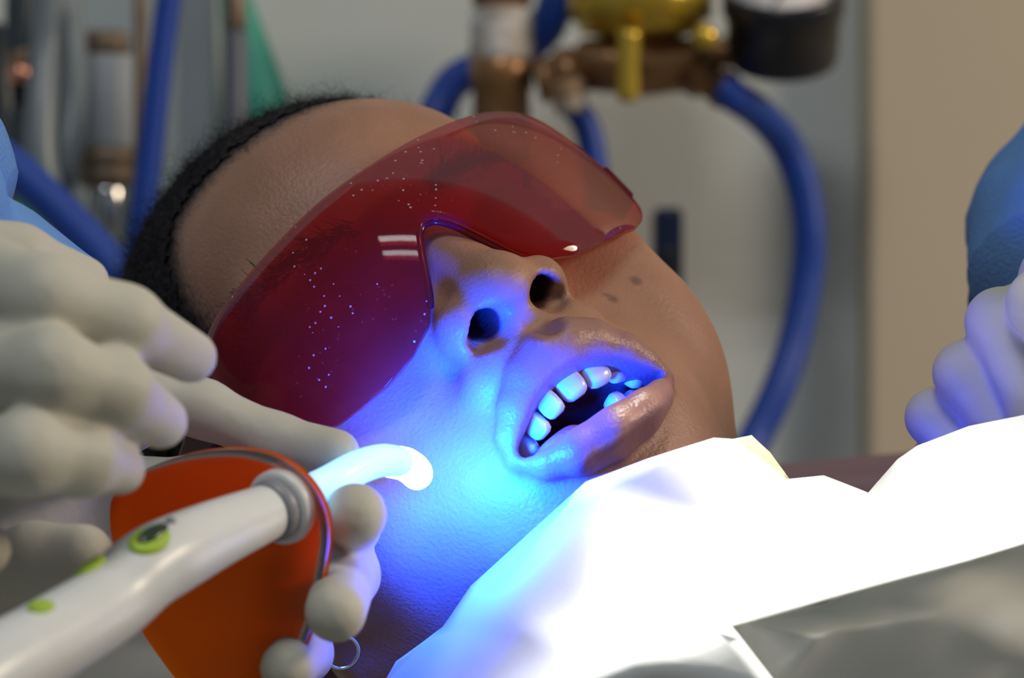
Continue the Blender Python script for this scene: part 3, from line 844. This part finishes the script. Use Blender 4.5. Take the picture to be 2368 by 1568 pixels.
faces = ['abb2', 'b2cu', 'cdu', 'dtu', 'b2uo', 'utо'.replace('о', 'o'), 'ab2o', 'aof1', 'otp', 'tep', 'opf1', 'f1pf2', 'pef2', 'dqt', 'tqe',
         'dg0q', 'g0gq', 'gg2q', 'g2hq', 'hiq', 'ijr', 'iqr', 'qrn', 'qen', 'jkr', 'kk2r', 'k2lr', 'lsr', 'll2s', 'l2ms', 'msn', 'srn']
import re
def split(s): return re.findall(r'[a-z]\d?', s)
def panel(name, polys, VV, cuts, amp, parent, m, thick=.0006, seed=0, wr=18):
    used = []
    for s in polys:
        for t in split(s):
            if t not in used: used.append(t)
    bm = bmesh.new()
    vm = {t: bm.verts.new(W(*VV[t])) for t in used}
    for s in polys: bm.faces.new([vm[t] for t in split(s)])
    bmesh.ops.recalc_face_normals(bm, faces=bm.faces[:])
    bmesh.ops.subdivide_edges(bm, edges=bm.edges[:], cuts=cuts, use_grid_fill=True)
    bmesh.ops.triangulate(bm, faces=bm.faces[:])
    for _ in range(2):
        bmesh.ops.smooth_vert(bm, verts=[v for v in bm.verts if not v.is_boundary], factor=.5, use_axis_x=True, use_axis_y=True, use_axis_z=True)
    bm.normal_update()
    off = {}
    for v in bm.verts:
        c = v.co
        d = noise.noise(Vector((c.x * wr, c.y * wr, c.z * wr + seed))) + .5 * noise.noise(Vector((c.x * wr * 2.5, c.y * 9, c.z * wr * 2.5 + seed)))
        off[v] = v.normal * d * amp * (.35 if v.is_boundary else 1)
    for v, d in off.items(): v.co += d
    me = bpy.data.meshes.new(name); bm.to_mesh(me); bm.free()
    o = link(name, me, m, parent)
    so = o.modifiers.new('thickness', 'SOLIDIFY'); so.thickness = thick; so.offset = -1
    return o
def sheet_mat(name, col, trans, rough, spec, clear=0.0):
    m = mat(name, col, rough, spec=spec, bump=.15, bscale=60); nt = m.node_tree; b = nt.nodes['Principled BSDF']; out = nt.nodes['Material Output']
    tl = nt.nodes.new('ShaderNodeBsdfTranslucent'); tl.inputs[0].default_value = (*col, 1)
    mx = nt.nodes.new('ShaderNodeMixShader'); mx.inputs[0].default_value = trans
    nt.links.new(b.outputs[0], mx.inputs[1]); nt.links.new(tl.outputs[0], mx.inputs[2])
    last = mx
    if clear:
        tr = nt.nodes.new('ShaderNodeBsdfTransparent'); m3 = nt.nodes.new('ShaderNodeMixShader'); m3.inputs[0].default_value = clear
        nt.links.new(mx.outputs[0], m3.inputs[1]); nt.links.new(tr.outputs[0], m3.inputs[2]); last = m3
    nt.links.new(last.outputs[0], out.inputs[0]); return m
M['bib'] = sheet_mat('bib_paper', (0.85, 0.86, 0.84), .25, .5, .4)
M['film'] = sheet_mat('plastic_film', (0.90, 0.91, 0.84), .2, .2, .7, .04)
M['bibedge'] = mat('yellow_bib_edge', (0.80, 0.78, 0.45), .6)
panel('bib_sheet', faces, BV, 5, .0011, bib, M['bib'], seed=3)
BE = dict(a=(1680, 1018, -.116), b=(1735, 1007, -.112), c=(1778, 1046, -.110), d=(1824, 1110, -.108), e=(1790, 1150, -.112), f=(1700, 1120, -.114))
panel('folded_edge', ['abcdef'], BE, 2, .0004, bib, M['bibedge'], seed=5)
FV = dict(e=(1690, 1440, -.180), n=(2175, 1302, -.176), m=(2560, 1194, -.154), x=(2570, 1640, -.145), y=(2000, 1640, -.160), z=(1760, 1640, -.172), w=(1900, 1480, -.182), v=(2200, 1420, -.172), s=(1930, 1390, -.179))
panel('plastic_fold', ['esw', 'snv', 'swv', 'nmv', 'mxv', 'xyv', 'yvw', 'ywz', 'zwe'], FV, 11, .0058, bib, M['film'], .0003, seed=9, wr=26)

# ------------------------------------------------------------------ background: regulator, gauge, pipes, hoses
def hose(name, pts, m, label, cat='hose', group=None, sides=24, yoff=0):
    o = link(name, tube_mesh(name, [(*W(p[0], p[1], p[2] + yoff), pxr(p[3], p[2])) for p in pts], sides, 8), m)
    return tag(o, label, cat, group)
YB = .44
reg = thing('pressure_regulator', W(1480, 160, YB), 'brass and bronze pressure regulator below the polished gold bonnet', 'regulator')
def lw(name, p0, p1, prof, m, parent, sides=32):
    a = W(*p0); b = W(*p1); L = (b - a).length
    return link(name, lathe_mesh(name, a, b, [(t * L, pxr(r, p0[2])) for t, r in prof], sides), m, parent)
lw('bonnet', (1480, -160, YB), (1480, 92, YB), [(0, 100), (.1, 150), (.5, 152), (.55, 168), (.8, 168), (.83, 150), (.93, 140), (.97, 95), (1, 60)], M['brass'], reg)
lw('stem', (1455, 70, YB - .03), (1452, 236, YB - .03), [(0, 30), (.1, 27), (.9, 27), (.95, 25), (1, 18)], M['brass'], reg)
lw('body', (1330, 150, YB), (1640, 150, YB), [(0, 44), (.06, 60), (.3, 66), (.5, 74), (.7, 66), (.94, 60), (1, 44)], M['bronze'], reg)
lw('outlet', (1600, 165, YB - .01), (1695, 218, YB - .01), [(0, 52), (.35, 52), (.38, 40), (.6, 40), (.63, 47), (.9, 47), (1, 38)], M['bronze'], reg, 6)
lw('inlet_nut', (1345, 165, YB - .01), (1240, 190, YB - .01), [(0, 45), (.1, 62), (.5, 64), (.55, 50), (.8, 52), (1, 50)], M['bronze'], reg, 6)
lw('plug', (1630, 85, YB - .02), (1630, 85, YB - .045), [(0, 30), (.7, 30), (1, 20)], M['brass'], reg)
lw('thread_tape', (1310, 185, YB - .02), (1322, 262, YB - .02), [(0, 34), (.2, 40), (.8, 40), (1, 34)], M['tape'], reg)
# gauge, face tipped up towards the camera
gax = Vector((-0.03, -0.48, 0.88)).normalized(); gcen = W(1812, -14, YB - .02) - gax * .017
gg = thing('pressure_gauge', gcen, 'round black pressure gauge with a white dial beside the regulator', 'gauge')
gr = pxr(136, YB)
link('case', lathe_mesh('case', gcen - gax * .016, gcen, [(0, gr * .75), (.001, gr * .90), (.004, gr * .94), (.024, gr * .97), (.025, gr * 1.03), (.034, gr * 1.03), (.036, gr), (.036, gr * .93), (.032, gr * .92)], 48), M['black'], gg)
link('dial', lathe_mesh('dial', gcen + gax * .0155, gcen + gax, [(0, gr * .92), (.0015, gr * .92)], 48), M['dial'], gg)
gu = Vector((1, 0, 0)); gu = (gu - gax * gu.dot(gax)).normalized(); gv = gax.cross(gu)
for i in range(11):
    a = math.radians(225 - 27 * i); q = gcen + gax * .0172 + (gu * math.cos(a) + gv * math.sin(a)) * gr * .74
    t = (gu * math.cos(a) + gv * math.sin(a)); s = gax.cross(t)
    V = [q + t * x * gr * .09 + s * y * gr * .012 + gax * z * .0002 for z in (0, 1) for x, y in ((-1, -1), (1, -1), (1, 1), (-1, 1))]
    link('scale_mark', mesh_from('scale_mark', V, [(3, 2, 1, 0), (4, 5, 6, 7), (0, 1, 5, 4), (1, 2, 6, 5), (2, 3, 7, 6), (3, 0, 4, 7)]), M['ink'], gg, False)
na = math.radians(250); t = gu * math.cos(na) + gv * math.sin(na); s = gax.cross(t)
V = [gcen + gax * (.0176 + z * .0004) + t * x * gr + s * y * gr for z in (0, 1) for x, y in ((-.12, -.035), (.7, -.008), (.7, .008), (-.12, .035))]
link('needle', mesh_from('needle', V, [(3, 2, 1, 0), (4, 5, 6, 7), (0, 1, 5, 4), (1, 2, 6, 5), (2, 3, 7, 6), (3, 0, 4, 7)]), M['ink'], gg, False)
link('stem', tube_mesh('stem', [(*(gcen - gax * .005), .007), (*W(1740, 120, YB - .005), .007), (*W(1650, 120, YB), .007)], 16, 6), M['bronze'], gg)

pipe = thing('supply_pipe', W(1160, 260, YB), 'bronze pipe wrapped in white thread tape left of the regulator', 'pipe')
lw('tube', (1160, -120, YB), (1160, 1900, YB), [(0, 70), (.062, 70), (.064, 64), (.122, 64), (.125, 74), (.16, 74), (.163, 66), (.22, 68), (1, 66)], M['bronze'], pipe)
lw('thread_tape', (1160, 20, YB), (1160, 150, YB), [(0, 66), (.05, 72), (.25, 70), (.3, 75), (.55, 72), (.6, 76), (.9, 74), (1, 66)], M['tape'], pipe)

hose('blue_hose', [(1665, 200, YB - .012, 36), (1700, 224, YB - .012, 40), (1755, 262, YB, 40), (1815, 330, YB + .012, 40), (1856, 430, YB + .016, 39), (1872, 540, YB + .016, 38), (1865, 650, YB + .016, 38), (1840, 780, YB + .012, 38), (1800, 900, YB + .005, 39), (1748, 1010, YB, 40), (1690, 1110, YB - .01, 41), (1560, 1400, YB - .01, 41), (1420, 1900, YB, 41)], M['bluehose'], 'thick blue hose curving down from the regulator outlet')
hose('blue_hose', [(1300, -80, YB + .025, 44), (1282, 20, YB + .025, 44), (1240, 90, YB + .03, 44), (1130, 150, YB + .035, 44), (1050, 190, YB + .03, 42), (1005, 270, YB + .02, 42), (950, 380, YB + .02, 42), (900, 700, YB + .03, 42), (1000, 1300, YB + .03, 42), (1300, 1900, YB + .02, 42)], M['bluehose'], 'blue hose passing behind the white taped pipe')
hose('blue_hose', [(1318, 240, YB, 30), (1355, 290, YB, 32), (1375, 380, YB, 32), (1385, 520, YB, 32), (1370, 900, YB, 32), (1300, 1500, YB, 32), (1250, 1900, YB, 32)], M['bluehose'], 'short blue hose hanging below the regulator, behind the red goggles')
navy = thing('wall_socket', W(1540, 590, .5), 'tall dark navy plate on the wall behind the patient cheek', 'wall plate')
c = W(1543, 590, .50)
link('plate', box_mesh('plate', c, (pxr(66, .5), .03, pxr(215, .5)), .003), M['navy'], navy, False)
link('insert', box_mesh('insert', c + Vector((0, -.016, -.01)), (pxr(40, .5), .008, pxr(130, .5)), .002), M['black'], navy, False)

# left cluster
YL = .40
hose('grey_hose', [(118, -60, YL, 36), (108, 100, YL, 37), (96, 260, YL - .01, 37), (100, 400, YL - .015, 37), (140, 520, YL - .01, 37), (230, 640, YL, 37), (420, 1000, YL, 37), (560, 1900, YL, 37)], M['greyhose'], 'broad grey hose beside the copper fitting, left of its twin')
hose('grey_hose', [(150, -60, YL + .03, 33), (168, 120, YL + .02, 33), (166, 260, YL + .005, 33), (150, 400, YL, 33), (128, 520, YL + .03, 33), (160, 1000, YL + .05, 33), (300, 1900, YL + .05, 33)], M['greyhose'], 'grey hose with a bright streak beside the pale canister')
hose('dark_hose', [(52, -60, YL + .03, 36), (48, 40, YL + .03, 36), (46, 120, YL + .03, 30)], M['darkhose'], 'dark hose end above the copper fitting at far left')
cf_ = thing('copper_fitting', W(48, 170, YL + .03), 'small copper coupling at the far left between dark hoses', 'fitting')
lw('collar', (48, 105, YL + .03), (48, 160, YL + .03), [(0, 24), (.2, 30), (.9, 30), (1, 26)], M['brown'], cf_)
lw('nut', (48, 152, YL + .02), (48, 192, YL + .02), [(0, 24), (.1, 29), (.9, 29), (1, 24)], M['copper'], cf_, 6)
lw('tail', (48, 190, YL + .03), (48, 250, YL + .03), [(0, 22), (1, 20)], M['black'], cf_)
hose('dark_hose', [(48, 245, YL + .03, 24), (50, 330, YL + .03, 30), (70, 430, YL + .03, 32), (110, 560, YL + .03, 32), (60, 1000, YL + .04, 32), (60, 1900, YL + .04, 32)], M['darkhose'], 'dark grey hose running down below the copper fitting')
hose('grey_hose', [(-30, 60, YL + .05, 40), (0, 220, YL + .05, 40), (10, 360, YL + .05, 40), (-10, 520, YL + .05, 40), (-60, 1000, YL + .05, 40), (-60, 1900, YL + .05, 40)], M['darkhose'], 'slate hose cut by the left edge of the picture')
can = thing('canister', W(248, 540, YL + .06), 'pale grey canister with brown collar and chrome bowl on the wall', 'canister')
lw('lid', (245, 72, YL + .06), (245, 130, YL + .06), [(0, 42), (.15, 56), (.85, 56), (1, 48)], M['brown'], can)
lw('body', (248, 128, YL + .06), (248, 345, YL + .06), [(0, 54), (.05, 62), (.95, 62), (1, 56)], M['pale'], can)
lw('collar', (244, 340, YL + .06), (244, 432, YL + .06), [(0, 50), (.1, 66), (.45, 66), (.5, 56), (.6, 66), (.95, 62), (1, 52)], M['brown'], can)
lw('bowl', (246, 428, YL + .06), (246, 560, YL + .06), [(0, 48), (.1, 54), (.7, 52), (.9, 40), (1, 16)], M['steel'], can)
for yy in (-1,):
    hose('pipe', [(322, -80, .48, 15), (325, 120, .48, 15), (322, 330, .48, 15), (322, 620, .48, 15), (322, 1900, .48, 15)], M['brown'], 'thin brown pipe between canister and upright blue hose', 'pipe')
hose('blue_hose', [(398, -60, YL - .02, 30), (382, 60, YL - .02, 30), (362, 220, YL - .02, 31), (345, 380, YL - .02, 31), (322, 560, YL - .02, 32), (310, 700, YL - .02, 32), (330, 1100, YL - .02, 32), (420, 1900, YL - .02, 32)], M['bluehose'], 'blue hose hanging almost straight, beside the brown pipe')
tag(link('wall_panel', box_mesh('wall_panel', W(462, 200, .515), (pxr(84, .515), .03, .34), .003), M['pale'], None, False), 'pale grey upright panel between blue hose and teal tube', 'panel')
post = thing('support_post', W(545, 400, .42), 'dark grey upright post with a brown cap in front of teal', 'post')
lw('tube', (545, 70, .42), (545, 1900, .42), [(0, 22), (.008, 28), (.9, 30), (1, 30)], M['post'], post)
lw('cap', (545, -60, .42), (545, 74, .42), [(0, 20), (.5, 24), (.9, 26), (1, 22)], M['brown'], post)
hose('teal_tube', [(535, -80, .49, 30), (545, 0, .49, 38), (562, 80, .49, 50), (580, 170, .49, 66), (592, 260, .49, 78), (600, 400, .49, 82), (610, 700, .49, 70), (640, 1200, .49, 40), (650, 1900, .49, 36)], M['teal'], 'teal green tapered tube widening behind the grey post', 'tube')
hose('blue_hose', [(-420, -300, .36, 44), (-200, 150, .33, 44), (-80, 300, .33, 44), (40, 395, .33, 45), (130, 480, .33, 45), (230, 585, .33, 46), (330, 700, .33, 46), (520, 950, .35, 46), (700, 1300, .38, 46), (760, 1900, .40, 46)], M['bluehose'], 'blue hose slanting down behind the blue sleeve at left')
hose('teal_tube', [(40, 380, .37, 36), (80, 470, .37, 38), (120, 560, .37, 40), (160, 660, .37, 40), (200, 1000, .40, 40), (180, 1900, .42, 40)], M['teal'], 'teal green hose under the slanting blue hose', 'tube')

# dental chair arm behind the bib
ch = thing('dental_chair', W(2050, 1300, .10), 'mauve padded chair arm showing behind the white bib', 'chair')
cp = W(2020, 1180, .10)
cm = box_mesh('armrest', (0, 0, 0), (.16, .06, .035), .012, 4)
ao = link('armrest', cm, M['mauve']); ao.parent = ch; ao.location = cp - Vector(ch.location); ao.rotation_euler = (0, -.09, 0)
link('support', box_mesh('support', (cp.x + .03, cp.y, cp.z / 2 - .008), (.05, .045, cp.z - .02), .006), M['post'], ch, False)

# headrest and backrest of the dental chair under the patient
for nm, c, sz in (('headrest', (0, -11.6, -2.2), (.12, .04, .095)), ('backrest', (0, -13.5, -26), (.36, .06, .36))):
    me = box_mesh(nm, (0, 0, 0), sz, .014, 4)
    me.transform(Matrix.Translation(Vector(c) * .01)); me.transform(HEADM)
    link(nm, me, M['mauve'], ch)
